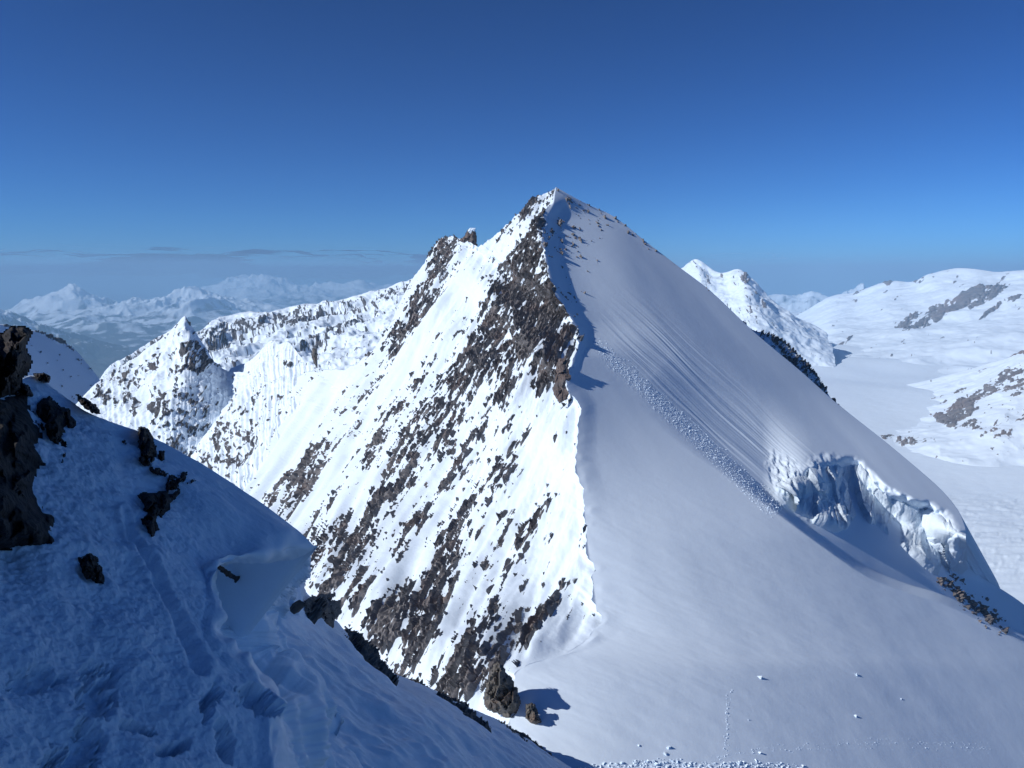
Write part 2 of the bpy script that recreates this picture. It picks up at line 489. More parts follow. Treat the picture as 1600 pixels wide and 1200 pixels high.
relief_sheet('moraine_spur', [
    [(1270, 640, 4600), (1330, 622, 4400), (1400, 605, 4200), (1460, 592, 4000), (1520, 575, 3900), (1570, 560, 3800), (1600, 548, 3700), (1720, 500, 3500)],
    [(1270, 668, 3600), (1330, 650, 3600), (1400, 640, 3500), (1460, 632, 3400), (1510, 622, 3300), (1560, 600, 3250), (1600, 580, 3200), (1720, 540, 3100)],
    [(1270, 695, 2900), (1330, 688, 2900), (1400, 685, 2850), (1460, 672, 2800), (1510, 660, 2750), (1560, 650, 2700), (1600, 640, 2700), (1720, 620, 2600)],
    [(1270, 752, 2250), (1330, 756, 2240), (1400, 762, 2220), (1460, 766, 2200), (1510, 770, 2180), (1560, 774, 2160), (1600, 778, 2140), (1720, 790, 2100)]],
    260, 380, 22, 300, 81, rockfield([(1555, 605, 75, 12, 0.75, -32), (1500, 640, 28, 16, 0.85, -20), (1480, 655, 22, 10, 0.9, 20), (1515, 660, 26, 10, .6, 20), (1590, 600, 25, 18, .7, -40), (1400, 690, 28, 7, .7, 10), (1440, 690, 26, 6, .5, 0), (1460, 622, 60, 3, .4, -18), (1370, 630, 50, 3, .5, -22), (1350, 640, 40, 2.5, .5, -25), (1420, 640, 80, 2, .35, -14), (1590, 550, 30, 5, .55, -10), (1560, 680, 30, 12, .42, 0), (1600, 650, 30, 15, .4, 0)], -20, -0.02, 26, 82, 0.55, -25), M_FART, 0.6, 5, ('s0', (0, 500, -300)), 6)

relief_sheet('snow_peak', [
    [(1020, 430, 7000), (1062, 420, 6800), (1086, 405, 6600), (1105, 413, 6500), (1128, 425, 6400), (1155, 420, 6300), (1172, 436, 6200), (1198, 462, 6100), (1238, 491, 6000), (1290, 520, 5800)],
    [(1020, 480, 6300), (1062, 470, 6200), (1095, 450, 6150), (1115, 452, 6100), (1140, 458, 6000), (1165, 455, 5800), (1185, 466, 5800), (1210, 482, 5800), (1245, 503, 5700), (1295, 528, 5600)],
    [(1020, 560, 5400), (1062, 550, 5400), (1100, 530, 5350), (1125, 520, 5350), (1150, 512, 5350), (1175, 508, 5300), (1198, 508, 5300), (1222, 512, 5350), (1255, 525, 5350), (1300, 545, 5300)],
    [(1020, 660, 4600), (1062, 650, 4600), (1105, 630, 4600), (1130, 620, 4600), (1160, 612, 4600), (1185, 608, 4600), (1205, 606, 4600), (1232, 604, 4650), (1265, 604, 4650), (1310, 610, 4600)]],
    220, 330, 55, 340, 91, rockfield([(1100, 425, 25, 8, .35, 40), (1160, 432, 14, 6, .5, 60), (1180, 470, 30, 8, .35, 50), (1170, 495, 20, 12, .35, 60), (1130, 428, 8, 4, .5, 40)], 40, -0.05, 22, 92, 0.5, 60), M_FART, 0.7, 5, ('s0', (0, 500, -400)), 10)

# --- left: long sunlit ridge, two nearer peaks, shaded spur
relief_sheet('sunlit_ridge', [
    [(90, 660, 2100), (155, 590, 2200), (205, 555, 2300), (262, 520, 2350), (310, 518, 2420), (335, 500, 2500), (365, 492, 2550), (440, 483, 2550), (500, 470, 2500), (560, 462, 2450), (620, 442, 2400), (680, 425, 2400), (760, 420, 2400)],
    [(90, 690, 1900), (155, 615, 2000), (205, 585, 2050), (262, 555, 2100), (310, 545, 2150), (335, 535, 2200), (365, 530, 2250), (440, 515, 2250), (500, 505, 2250), (560, 500, 2200), (620, 485, 2150), (680, 470, 2150), (760, 465, 2150)],
    [(90, 720, 1700), (155, 650, 1800), (205, 620, 1850), (262, 595, 1850), (310, 580, 1900), (335, 570, 1900), (365, 565, 1900), (440, 560, 1900), (500, 555, 1900), (560, 550, 1850), (620, 540, 1850), (680, 530, 1850), (760, 520, 1850)],
    [(90, 800, 1400), (155, 720, 1500), (205, 690, 1550), (262, 660, 1550), (310, 650, 1550), (335, 640, 1550), (365, 640, 1550), (440, 640, 1550), (500, 640, 1550), (560, 630, 1550), (620, 620, 1550), (680, 610, 1550), (760, 600, 1550)]],
    240, 620, 34, 110, 101, rockfield([(430, 505, 220, 14, .42, -12), (240, 560, 70, 22, .5, -35), (330, 545, 60, 10, .5, -15), (600, 465, 60, 12, .32, -25), (500, 530, 120, 10, .35, -25), (470, 545, 40, 8, .3, -35)], -15, 0.04, 16, 102, 0.44, 112), M_MIDT, 0.75, 5, ('s0', (0, 300, -300)), 3)

def flutes(scale, amp, seed):
    def f(px, py, V):
        w = 3.0 * noise2(py / 60.0, px / 40.0, seed)
        n = np.abs(noise2((px + w) / scale, py / 130.0, seed + 1)) * 1.7 + 0.5 * np.abs(noise2((px + w) / (scale * 0.45), py / 60.0, seed + 2))
        return amp * (0.6 - n)
    return f
relief_sheet('snow_pyramid', [
    [(60, 700, 720), (130, 618, 760), (165, 590, 780), (205, 563, 800), (250, 530, 815), (274, 506, 822), (289, 493, 825), (300, 512, 820), (316, 536, 808), (335, 565, 795), (356, 579, 778), (385, 582, 750), (430, 590, 710)],
    [(60, 740, 680), (135, 660, 710), (170, 635, 725), (210, 610, 740), (250, 580, 745), (275, 565, 745), (292, 558, 742), (306, 565, 743), (322, 580, 741), (340, 600, 737), (360, 615, 730), (385, 620, 716), (430, 630, 690)],
    [(60, 780, 640), (145, 700, 660), (180, 680, 672), (215, 660, 680), (240, 640, 680), (262, 630, 676), (285, 625, 678), (305, 630, 680), (325, 640, 680), (345, 655, 676), (362, 665, 670), (385, 675, 660), (430, 690, 640)],
    [(60, 860, 570), (160, 790, 590), (190, 780, 600), (220, 770, 605), (245, 760, 606), (262, 755, 606), (285, 750, 610), (305, 750, 613), (325, 755, 615), (345, 765, 613), (365, 775, 610), (390, 790, 604), (430, 810, 596)],
    [(-80, 1150, 400), (60, 1100, 410), (120, 1090, 415), (170, 1080, 420), (215, 1070, 422), (250, 1065, 424), (285, 1060, 426), (310, 1060, 426), (335, 1065, 426), (360, 1070, 426), (385, 1080, 424), (410, 1090, 420), (450, 1110, 414)]],
    340, 420, 8.0, 40, 111, rockfield([(300, 560, 32, 20, .55, 40), (285, 575, 22, 10, .5, 0), (255, 630, 30, 9, .6, 70), (240, 640, 16, 8, .6, 60), (280, 680, 60, 34, .34, 70), (300, 640, 60, 30, .3, 70), (225, 580, 40, 10, .4, -45), (175, 600, 40, 14, .4, -45), (200, 620, 40, 12, .42, 60), (310, 545, 14, 6, .7, 50), (325, 560, 16, 4, .6, 45), (215, 700, 20, 10, .4, 0), (160, 625, 20, 10, .4, 0)], 60, 0.02, 20, 112, 0.5, 118), M_MIDT, 0.6, 5, ('s0', (0, 120, -120)), 2.2, None, flutes(9, 0.7, 113))

PEAK = P(868, 293, 570)
NR = unit((0.484, -0.412, 0.772))
NL = unit((-0.6, -0.36, 0.716))
YL = lambda px, py: plane_Y(NL, PEAK, px, py)
YR = lambda px, py: plane_Y(NR, PEAK, px, py)
def wl_pts(L, off): return [(x, y, float(YL(x, y)) + o) for (x, y), o in zip(L, off)]
relief_sheet('fluted_snow_spur', [
    wl_pts([(360, 575), (392, 562), (424, 532), (436, 538), (450, 534), (466, 552), (478, 566), (490, 571), (505, 580)], [60, 40, 0, 2, 0, 4, 6, 10, 18]),
    wl_pts([(340, 620), (370, 612), (392, 592), (415, 592), (440, 592), (462, 596), (475, 602), (488, 608), (505, 615)], [55, 30, -18, -14, -10, -2, 4, 12, 22]),
    wl_pts([(300, 680), (325, 672), (347, 655), (378, 655), (410, 655), (435, 656), (452, 660), (468, 664), (485, 670)], [50, 28, -26, -22, -15, -5, 4, 14, 24]),
    wl_pts([(262, 740), (285, 735), (303, 716), (335, 722), (370, 730), (400, 735), (420, 740), (438, 746), (455, 755)], [50, 26, -30, -24, -16, -6, 5, 14, 24]),
    wl_pts([(250, 800), (265, 800), (290, 800), (330, 810), (370, 820), (400, 830), (425, 835), (440, 840), (460, 850)], [50, 26, -28, -22, -14, -4, 8, 16, 26]),
    wl_pts([(160, 1000), (180, 1000), (210, 1000), (250, 1005), (300, 1010), (340, 1020), (370, 1030), (400, 1040), (430, 1050)], [45, 24, -16, -14, -8, 0, 8, 16, 24])],
    320, 340, 3.0, 22, 121, rockfield([(350, 690, 60, 22, .5, 120), (330, 715, 35, 22, .55, 120), (375, 700, 60, 26, .42, 110), (400, 640, 50, 25, .25, 100), (450, 570, 8, 6, .7, 0), (432, 620, 10, 6, .6, 0), (355, 640, 25, 5, .5, 125), (440, 690, 12, 6, .6, -20)], 100, 0.0, 20, 122, 0.55, 112), M_MIDT, 0.55, 5, ('s0', (0, 60, -70)), 1.4, None, flutes(7, 1.3, 123))

NS = unit((0.95, 0.1, 1.0)); PS = P(110, 540, 1150.0)
def sp(L): return [(x, y, float(plane_Y(NS, PS, x, y))) for x, y in L]
relief_sheet('shaded_spur', [
    sp([(-260, 470), (-100, 492), (0, 507), (60, 519), (95, 532), (118, 546), (138, 570), (158, 596), (178, 640)]),
    sp([(-260, 560), (-100, 570), (0, 580), (60, 590), (95, 600), (120, 610), (142, 625), (164, 640), (184, 670)]),
    sp([(-260, 700), (-100, 700), (0, 700), (60, 700), (95, 705), (125, 705), (150, 710), (172, 715), (195, 730)]),
    sp([(-260, 1000), (-100, 1000), (0, 1000), (60, 1000), (100, 1000), (140, 1000), (175, 1000), (205, 1000), (235, 1010)])],
    120, 260, 4.0, 170, 131, rockfield([(20, 513, 26, 3, .6, 14), (85, 530, 34, 3.5, .75, 22), (112, 544, 8, 3, .6, 30)], 15, -0.2, 16, 132, 0.35, 15), M_MIDT, 0.2, 4, ('s0', (-80, 110, -110)), 4.0)

# ------------------------------------------------------------------ the main mountain
mountain = tag(empty('mountain', P(868, 900, 420)), 'big snow pyramid split by a ridge into a rocky sunlit face and a smooth snow face', kind='structure')
NT = 760
R0 = rail([(868, 293), (860, 318), (846, 350), (851, 400), (868, 458), (903, 525), (884, 600), (906, 640), (900, 720), (912, 790), (918, 850), (931, 950), (924, 990), (885, 1020), (815, 1044), (798, 1080), (796, 1150), (790, 1300)], NT)
_t = np.linspace(0, 1, NT)
R0S = R0.copy()
_ry = R0[:, 1]
JIT = (5.0 * fbm2(_ry / 34, _ry * 0, 4, 5, 0.6) + 8.0 * np.maximum(0, noise2(_ry / 17, _ry * 0, 6)) * (1 - sstep(600, 650, _ry))
       + 13.0 * np.maximum(-0.2, fbm2(_ry / 38, _ry * 0, 2, 12)) * sstep(760, 820, _ry) * (1 - sstep(990, 1010, _ry))) * sstep(293, 330, _ry)
RR = rail([(868, 293), (915, 318), (960, 339), (1010, 378), (1060, 416), (1112, 456), (1180, 520), (1255, 583), (1310, 632), (1400, 704), (1478, 773), (1508, 822), (1514, 884), (1600, 945), (1720, 1050), (2000, 1560)], NT)
RL = rail([(868, 293), (832, 315), (800, 343), (768, 371), (748, 384), (724, 374), (692, 371), (664, 408), (636, 448), (596, 530), (548, 572), (497, 580), (400, 604), (290, 690), (225, 800), (150, 1050), (250, 1380), (450, 1650)], NT)
RL[:, 1] += 3.0 * fbm2(_t * 60, _t * 0, 3, 8, 0.6) * sstep(0.0, 0.05, _t)
Y0 = YR(R0[:, 0], R0[:, 1])
_p = P(R0[:, 0], R0[:, 1], Y0); _d = _p / np.linalg.norm(_p, axis=-1)[:, None]
Y0L = Y0 - 8.0 * sstep(700, 1300, R0[:, 1]) / np.clip(-(_d @ NR), 0.25, 1) * _d[:, 1]
def ruled(A, YA, B, YB, ns, nt, jit=None):
    s = np.linspace(0, 1, ns)[:, None]
    px = A[None, :, 0] * (1 - s) + B[None, :, 0] * s
    py = A[None, :, 1] * (1 - s) + B[None, :, 1] * s
    ryA = CP - (A[:, 1] - 600) / FPX * SP; ryB = CP - (B[:, 1] - 600) / FPX * SP
    w = (ryA / YA)[None] * (1 - s) + (ryB / YB)[None] * s
    if jit is not None:
        px = px + jit[None] * np.exp(-s / 0.035)
        wj = ryA / YR(A[:, 0] + jit, A[:, 1]) * (YR(A[:, 0], A[:, 1]) / YA)
        w = w + (wj - ryA / YA)[None] * np.exp(-s / 0.035)
    Y = (CP - (py - 600) / FPX * SP) / w
    return s, px, py, P(px, py, Y)

# ---- rocky left face
NSL = 640
s, px, py, V = ruled(R0, Y0L, RL, YL(RL[:, 0], RL[:, 1]), NSL, NT, JIT)
c0 = P(680, 700, YL(680, 700)); c1 = P(655, 742, YL(655, 742))
E1 = unit(c1 - c0); E2 = np.cross(NL, E1)
Vp = P(px, py, YL(px, py)); U = Vp @ E1; W = Vp @ E2
edge = sstep(0, 0.05, s) * (0.25 + 0.75 * sstep(1.0, 0.93, s))
rel = 4.5 * fbm2(U / 110, W / 26, 3, 201) + 0.9 * fbm2(U / 40, W / 9, 3, 202)
DL = [(826, 395, 52, 15, .95), (800, 470, 95, 30, .85), (845, 500, 85, 34, 1.25), (868, 560, 60, 20, 1.0), (740, 560, 75, 24, .72), (770, 545, 60, 22, .8), (785, 600, 55, 20, .55),
      (690, 405, 45, 20, .65, 110), (655, 480, 55, 15, .75), (618, 530, 34, 12, .7), (562, 640, 105, 13, .5), (480, 745, 70, 18, .72), (440, 770, 40, 12, .5),
      (650, 690, 110, 20, .55), (700, 660, 90, 18, .5), (600, 790, 120, 22, .66), (540, 880, 90, 20, .75), (515, 860, 60, 18, .6), (505, 810, 50, 16, .5), (640, 830, 60, 16, .5),
      (770, 760, 110, 18, .38), (825, 830, 60, 14, .40), (800, 890, 40, 12, .45), (705, 850, 90, 22, .6), (675, 930, 85, 26, .85), (610, 960, 70, 22, .92), (650, 1000, 85, 30, .85),
      (745, 1000, 85, 18, .62), (800, 975, 35, 14, .6), (862, 960, 42, 11, .95), (835, 985, 40, 11, .85), (735, 1065, 60, 26, .95), (770, 1040, 60, 16, .8), (700, 1045, 55, 16, .75), (560, 930, 60, 16, .6),
      (848, 340, 22, 8, .8), (822, 335, 14, 6, .75), (838, 312, 16, 5, .6), (784, 368, 22, 6, .4), (795, 405, 22, 7, .4), (732, 700, 60, 14, .4), (700, 740, 60, 14, .5), (885, 905, 26, 7, .35), (640, 620, 60, 12, .35), (590, 700, 60, 14, .45)]
D = blobs(px, py, DL, 121)
# bare snow chutes between the ribs
CH = [(705, 470, 150, 16, 1.0, 124), (590, 610, 110, 15, .8, 130), (480, 650, 120, 24, 1.0, 125), (520, 740, 90, 12, .5, 122), (640, 905, 60, 8, .4), (590, 880, 60, 7, .4), (860, 690, 80, 30, .5), (890, 800, 90, 25, .6, 95), (880, 1010, 60, 22, .9, 130)]
D = D - 0.6 * blobs(px, py, CH, 121)
uw = U + 1.2 * noise2(U / 14, W / 5, 210); ww = W + 0.35 * noise2(U / 14, W / 5, 211)
nz = 0.50 * noise2(uw / 24, ww / 4.6, 203) + 0.60 * noise2(uw / 10.5, ww / 1.65, 204) + 0.62 * noise2(uw / 5.0, ww / 0.85, 205) + 0.42 * noise2(uw / 2.5, ww / 0.55, 206)
D = np.where(D > 0.72, 0.72 + (D - 0.72) * 0.55, D)
g = nz * 1.08 + D * 0.98 - 0.59
fz, fid = facets2(uw / 6.5, ww / 2.1, 207, 1.1)
fz2, _ = facets2(uw / 2.6, ww / 0.9, 208, 1.0)
V = V + NL * ((rel * edge) + 0.25 * fbm2(U / 4, W / 2, 3, 209) * edge)[..., None]
lift = np.where(g > 0, np.clip(g * 3.2, 0, 1.5) + (1.5 * fz + 0.6 * fz2) * np.clip(g * 4, 0, 1), g * 6.0)
VR = V + NL * np.clip(lift, -0.9, 4.0)[..., None]
snowV = add_back(V, 's1', (-25, 60, -80))
grid_mesh('snow_face', snowV[:, ::2][::2] if snowV.shape[0] % 2 else snowV[::2, ::2], M_SNOWFACE, mountain)

def components(mask):
    """label connected cells; returns integer labels (0: none)"""
    par = [0]
    def find(a):
        while par[a] != a:
            par[a] = par[par[a]]; a = par[a]
        return a
    lab = np.zeros(mask.shape, np.int32)
    prev = []
    for r in range(mask.shape[0]):
        row = mask[r].astype(np.int8)
        dd = np.diff(np.concatenate([[0], row, [0]]))
        st = np.nonzero(dd == 1)[0]; en = np.nonzero(dd == -1)[0]
        cur = []
        j = 0
        for a, b in zip(st, en):
            l = 0
            while j < len(prev) and prev[j][1] <= a: j += 1
            k = j
            while k < len(prev) and prev[k][0] < b:
                if l == 0: l = find(prev[k][2])
                else:
                    q = find(prev[k][2])
                    if q != l: par[q] = l
                k += 1
            if l == 0:
                l = len(par); par.append(l)
            cur.append((a, b, l)); lab[r, a:b] = l
        prev = cur
    roots = np.array([find(i) for i in range(len(par))])
    return roots[lab]
def rock_pieces(VR, g, parent, mat, most, piece='rock', rest='rock_fragments', min_cells=3, smooth=False, area=None):
    ns, nt = g.shape
    cell = np.maximum(np.maximum(g[:-1, :-1], g[1:, :-1]), np.maximum(g[1:, 1:], g[:-1, 1:])) > -0.02
    lab = components(cell)
    q = grid_quads(ns, nt)
    flat = lab.ravel()
    cnt = np.bincount(flat); cnt[0] = 0
    order = np.argsort(-cnt)
    VF = VR.reshape(-1, 3)
    idx = np.argsort(flat, kind='stable'); bounds = np.searchsorted(flat[idx], np.arange(len(cnt) + 1))
    made = 0
    for l in order[:most]:
        if cnt[l] < min_cells: break
        qq = q[idx[bounds[l]:bounds[l + 1]]]
        u, inv = np.unique(qq, return_inverse=True)
        make_mesh(piece, VF[u], inv.reshape(-1, 4), mat, parent, smooth)
        made += 1
    restl = [l for l in order[made:] if cnt[l] >= 2]
    if restl:
        keep = np.isin(flat, restl)
        qq = q[keep]
        u, inv = np.unique(qq, return_inverse=True)
        o = make_mesh(rest, VF[u], inv.reshape(-1, 4), mat, parent, smooth)
        o['kind'] = 'stuff'
    return made
# large bodies would swallow their neighbours: cut them along strata joints
gj = g.copy()
rock_pieces(VR, gj, mountain, M_ROCK, 290)

# ---- smooth right face with trough, tracks and debris
NSR = 620
s, px, py, V = ruled(R0, Y0, RR, YR(RR[:, 0], RR[:, 1]), NSR, NT, JIT)
RIM = [(930, 560), (985, 620), (1060, 690), (1150, 755), (1230, 815), (1330, 886), (1400, 920), (1480, 946), (1600, 1004), (1750, 1070)]
RIM = [tuple(p) for p in rail(RIM, 60)]
SERAC_TOP = [(1215, 765), (1255, 730), (1290, 716), (1322, 706), (1350, 716), (1372, 742), (1400, 762), (1440, 778), (1480, 792), (1508, 822)]
SERAC_BOT = [(1240, 795), (1272, 812), (1300, 822), (1330, 812), (1362, 812), (1395, 838), (1425, 866), (1452, 895), (1475, 905), (1512, 880)]
d, fr, sd = seg_dist(px, py, RIM)
beyond = np.where(sd < 0, d, -d)                       # px on the far side of the rim
A1 = unit(np.array([300, 278]))
al = (px - 913) * A1[0] + (py - 452) * A1[1]; ac = -(px - 913) * A1[1] + (py - 452) * A1[0]
depth = 38.0 * np.clip((al - 170) / 730.0, 0, 1.3) ** 1.35 + 8 * sstep(1480, 1640, px)
dT, fT, sT = seg_dist(px, py, SERAC_TOP + [(1700, 870)])
below = np.where(sT > 0, dT, -dT) + 4 * fbm2(px / 30, py / 30, 3, 330, 0.5) * sstep(1200, 1260, px)
fadeA = 1 - sstep(55, 150, beyond)
fadeB = sstep(0, 42 + 40 * sstep(1440, 1500, px), below)
wB = sstep(1190, 1270, px)
trough = -depth * sstep(-2, 34 - 22 * sstep(300, 500, al), beyond) * (fadeA * (1 - wB) + fadeB * wB)
lee_w = sstep(300, 345, py) * (1 - sstep(500, 560, py))
dr = (px - np.interp(py, R0S[:, 1], R0S[:, 0]))
lee = -2.6 * lee_w * sstep(0, 26, dr) * (1 - sstep(30, 140, dr))
stre = sstep(20, 120, al) * (1 - sstep(430, 520, al)) * sstep(-75, -20, ac) * (1 - sstep(26, 48, ac))
acw = ac + 4 * noise2(al / 120, ac / 40, 311)
strk = 0.30 * stre * (noise2(acw / 6.5, al / 240.0, 301) + 0.6 * noise2(acw / 2.6, al / 160.0, 302)) * (0.45 + 0.9 * np.clip(noise2(acw / 15, al / 200, 312) + 0.3, 0, 1))
deb = sstep(70, 110, al) * (1 - sstep(400, 460, al)) * sstep(34, 42, ac + al * -0.005) * (1 - sstep(56, 68, ac - 0.01 * al))
debz = deb * 0.14 * (np.abs(noise2(px / 3.0, py / 3.0, 303)) + 0.5 * np.abs(noise2(px / 1.7, py / 1.7, 304)))
brk = blobs(px, py, [(1240, 760, 60, 26, 1, 55), (1290, 740, 30, 40, .8, 80)], 0)
brkz = brk * 1.0 * fbm2(px / 11, py / 16, 4, 305, 0.65)
Xw, Yw = V[..., 0], V[..., 1]
und = (1.0 * noise2(Xw / 90, Yw / 110, 306) + 0.12 * noise2(Xw / 24 + Yw / 40, Yw / 60 - Xw / 50, 307)) * sstep(0, .1, s) * (1 - 0.8 * sstep(.9, 1.0, s))
sas = 0.10 * fbm2((px * 0.93 + py * 0.36) / 90, (py * 0.93 - px * 0.36) / 20, 3, 308) * sstep(700, 850, py)
corn = np.exp(-(dr / 18.0) ** 2) * 0.6 * np.maximum(0, noise2(py / 16.0, px / 60, 309)) * sstep(660, 720, py)
apron = 8.0 * sstep(700, 1300, py) + 22.0 * sstep(600, 850, py) * (1 - np.exp(-np.clip(dr, 0, None) / 240.0))
off = strk + debz + brkz + und + (sas + corn) * sstep(0, .03, s)
V = V + NR * off[..., None]
dv = V / np.linalg.norm(V, axis=-1)[..., None]
V = V + dv * ((-trough - lee - apron) / np.clip(-(dv @ NR), 0.25, 1))[..., None]
slopeV = add_back(V, 's1', (60, 60, -60))
grid_mesh('snow_slope', slopeV, M_SNOW, mountain)
RIGHT = (px, py, V)
LEFTP = None

def rb(L, o): return [(x, y, float(YR(x, y)) * 1.0 + o) for x, y in L]
relief_sheet('rocky_rib', [
    rb([(1150, 498), (1182, 517), (1212, 527), (1236, 545), (1262, 572), (1284, 600), (1302, 628), (1330, 656)], 75),
    rb([(1142, 512), (1172, 532), (1202, 546), (1226, 566), (1250, 592), (1272, 620), (1290, 646), (1318, 670)], 58),
    rb([(1128, 540), (1155, 560), (1185, 575), (1206, 592), (1230, 616), (1252, 645), (1270, 670), (1300, 694)], 40)],
    70, 300, 5.0, 16, 141, rockfield([(1245, 560, 90, 14, .36, 42), (1280, 605, 50, 16, .34, 48)], 42, 0.1, 9, 142, 0.5, 55), M_MIDT, 0.7, 4, ('s0', (20, 40, -50)), 3.0)

def surf_at(patch, x, y):
    i = np.argmin((patch[0] - x) ** 2 + (patch[1] - y) ** 2)
    return patch[2].reshape(-1, 3)[i]

# ------------------------------------------------------------------ foreground slope and ridge
NN = unit((0.8, 0.12, 1.0)); PN = np.array([0, 0, -6.0])
def nr(L): return [(x, y, float(plane_Y(NN, PN, x, y)) * (L2[0] if (L2 := k) else 1)) for (x, y, *k) in L]
NF = unit((0.9, 0.551, 1.0)); PF = np.array([0, 0, -5.7])
def fk(L): return [(x, y, min(float(plane_Y(NF, PF, x, y)) % 1e4, 160.0) * (k[0] if k else 0.985)) for (x, y, *k) in L]
near_cols = [
    nr([(-2600, -300), (-2600, 500), (-2600, 900), (-2600, 1300), (-2600, 1900), (-2600, 2600), (-2600, 3400)]),
    nr([(-900, 300), (-900, 620), (-900, 820), (-900, 1000), (-900, 1250), (-900, 1500), (-900, 1900)]),
    nr([(-200, 540), (-200, 700), (-200, 830), (-200, 960), (-200, 1090), (-200, 1220), (-200, 1400)]),
    nr([(0, 592), (0, 720), (0, 840), (0, 960), (0, 1080), (0, 1200), (0, 1380)]),
    nr([(60, 588), (75, 720), (85, 840), (90, 960), (100, 1080), (105, 1200), (110, 1380)]),
    nr([(135, 642), (150, 740), (165, 850), (175, 960), (190, 1070), (200, 1200), (205, 1370)]),
    nr([(220, 672), (225, 760), (230, 860), (225, 960), (250, 1060), (280, 1190), (285, 1350)]),
    nr([(310, 722), (300, 790), (290, 880), (275, 960), (290, 1040), (345, 1150), (350, 1330)]),
    nr([(400, 783), (370, 840), (330, 888), (312, 955), (318, 1022), (390, 1115), (395, 1310)]),
    nr([(490, 850), (420, 865), (336, 884, .99), (352, 950), (346, 1000), (432, 1085), (440, 1300)]),
    [(489, 853, 15.5), (432, 880, 15.0), (352, 902, 13.2), (366, 958, 12.0), (362, 1006, 11.2), (446, 1090, 11.2), (452, 1300, 8.4)],
    [(482, 866, 26), (438, 905, 22), (385, 938, 18.5), (395, 985, 16.5), (398, 1040, 15.5), (478, 1112, 14.5), (485, 1305, 11)],
    [(470, 888, 56)] + fk([(445, 940), (420, 985), (425, 1030), (440, 1085), (510, 1140), (520, 1320)]),
    fk([(466, 930, 1.05), (452, 980, 1.05), (445, 1030, 1.05), (455, 1075, 1.05), (480, 1120, 1.05), (540, 1170, 1.05), (560, 1340, 1.05)])]
LIPROW = 9
SNN, SNT = 640, 560
px, py, V = net(near_cols, SNN, SNT)
Nn = normals(V)
wob = 0.03 + 0 * px
rough = sstep(1.0, 0.0, (px - 130) / 330.0 + 0.35 * (900 - py) / 400.0)
dsp = 0.22 * fbm3(V / 3.5, 3, 401) + (0.02 + 0.055 * rough) * fbm3(V / 0.75, 4, 402, 0.6) + rough * 0.028 * np.abs(fbm3(V / 0.16, 3, 403, 0.6))
TR = [(190, 800), (215, 860), (240, 905), (262, 955), (290, 1010), (305, 1055)]
dt, ft, _ = seg_dist(px, py, TR)
wid = 4 + 5 * ft
dsp = dsp - 0.15 * np.exp(-(dt / wid) ** 2) * sstep(0.02, 0.2, ft) * (0.75 + 0.4 * noise2(ft * 14, px * 0, 404)) + 0.03 * np.exp(-((dt - wid * 2.0) / wid) ** 2)
for (cx, cy, rx, ry, dep, a) in [(150, 1085, 30, 46, .16, 10), (130, 1165, 30, 36, .14, 0), (265, 1175, 30, 12, .25, -25), (398, 1098, 34, 22, .3, 10), (320, 1105, 14, 26, .25, 20), (215, 1140, 26, 12, .2, 10), (60, 1060, 40, 20, .12, 0), (350, 1160, 14, 30, .22, -20), (95, 1190, 26, 20, .2, 0)]:
    c, sn = math.cos(math.radians(a)), math.sin(math.radians(a))
    x = px - cx; y = py - cy
    e = ((x * c + y * sn) / rx) ** 2 + ((-x * sn + y * c) / ry) ** 2
    e = e + 0.9 * fbm2(px / 24, py / 24, 4, 405, 0.6)
    dsp = dsp - dep * (1 - sstep(0.45, 1.25, e))
ss = np.linspace(0, 1, SNN)[:, None]
lipf = np.clip(np.abs(ss * (len(near_cols) - 1) - LIPROW) / 0.5, 0, 1)
tt = np.linspace(0, 1, SNT)[None, :]
beyond_lip = sstep(LIPROW + 0.1, LIPROW + 1.4, ss * (len(near_cols) - 1))
dsp = dsp * (0.3 + 0.7 * sstep(0, 0.05, tt)) * (0.45 + 0.55 * lipf) * (1 - 0.3 * beyond_lip)
dsp = dsp + beyond_lip * (0.9 * fbm3(V / 5.0, 4, 406, 0.55) + 0.06 * fbm2((px + 0.5 * py) / 40, (py - 0.5 * px) / 13, 3, 407)) * sstep(0, 0.06, tt)
dsp = dsp + 0.20 * (1 - lipf) * fbm2(px / 50, py / 50, 2, 408, 0.4)
V = V + Nn * dsp[..., None]
NEAR = (px, py, V)
nearV = add_back(V, 't0', (-3.5, 1.5, -4.5))
crust = pad_like(0.25 + 0.75 * rough, 't0')
tag(grid_mesh('foreground_snow_slope', nearV, M_NEAR, None, {'crust': crust}), kind='structure')

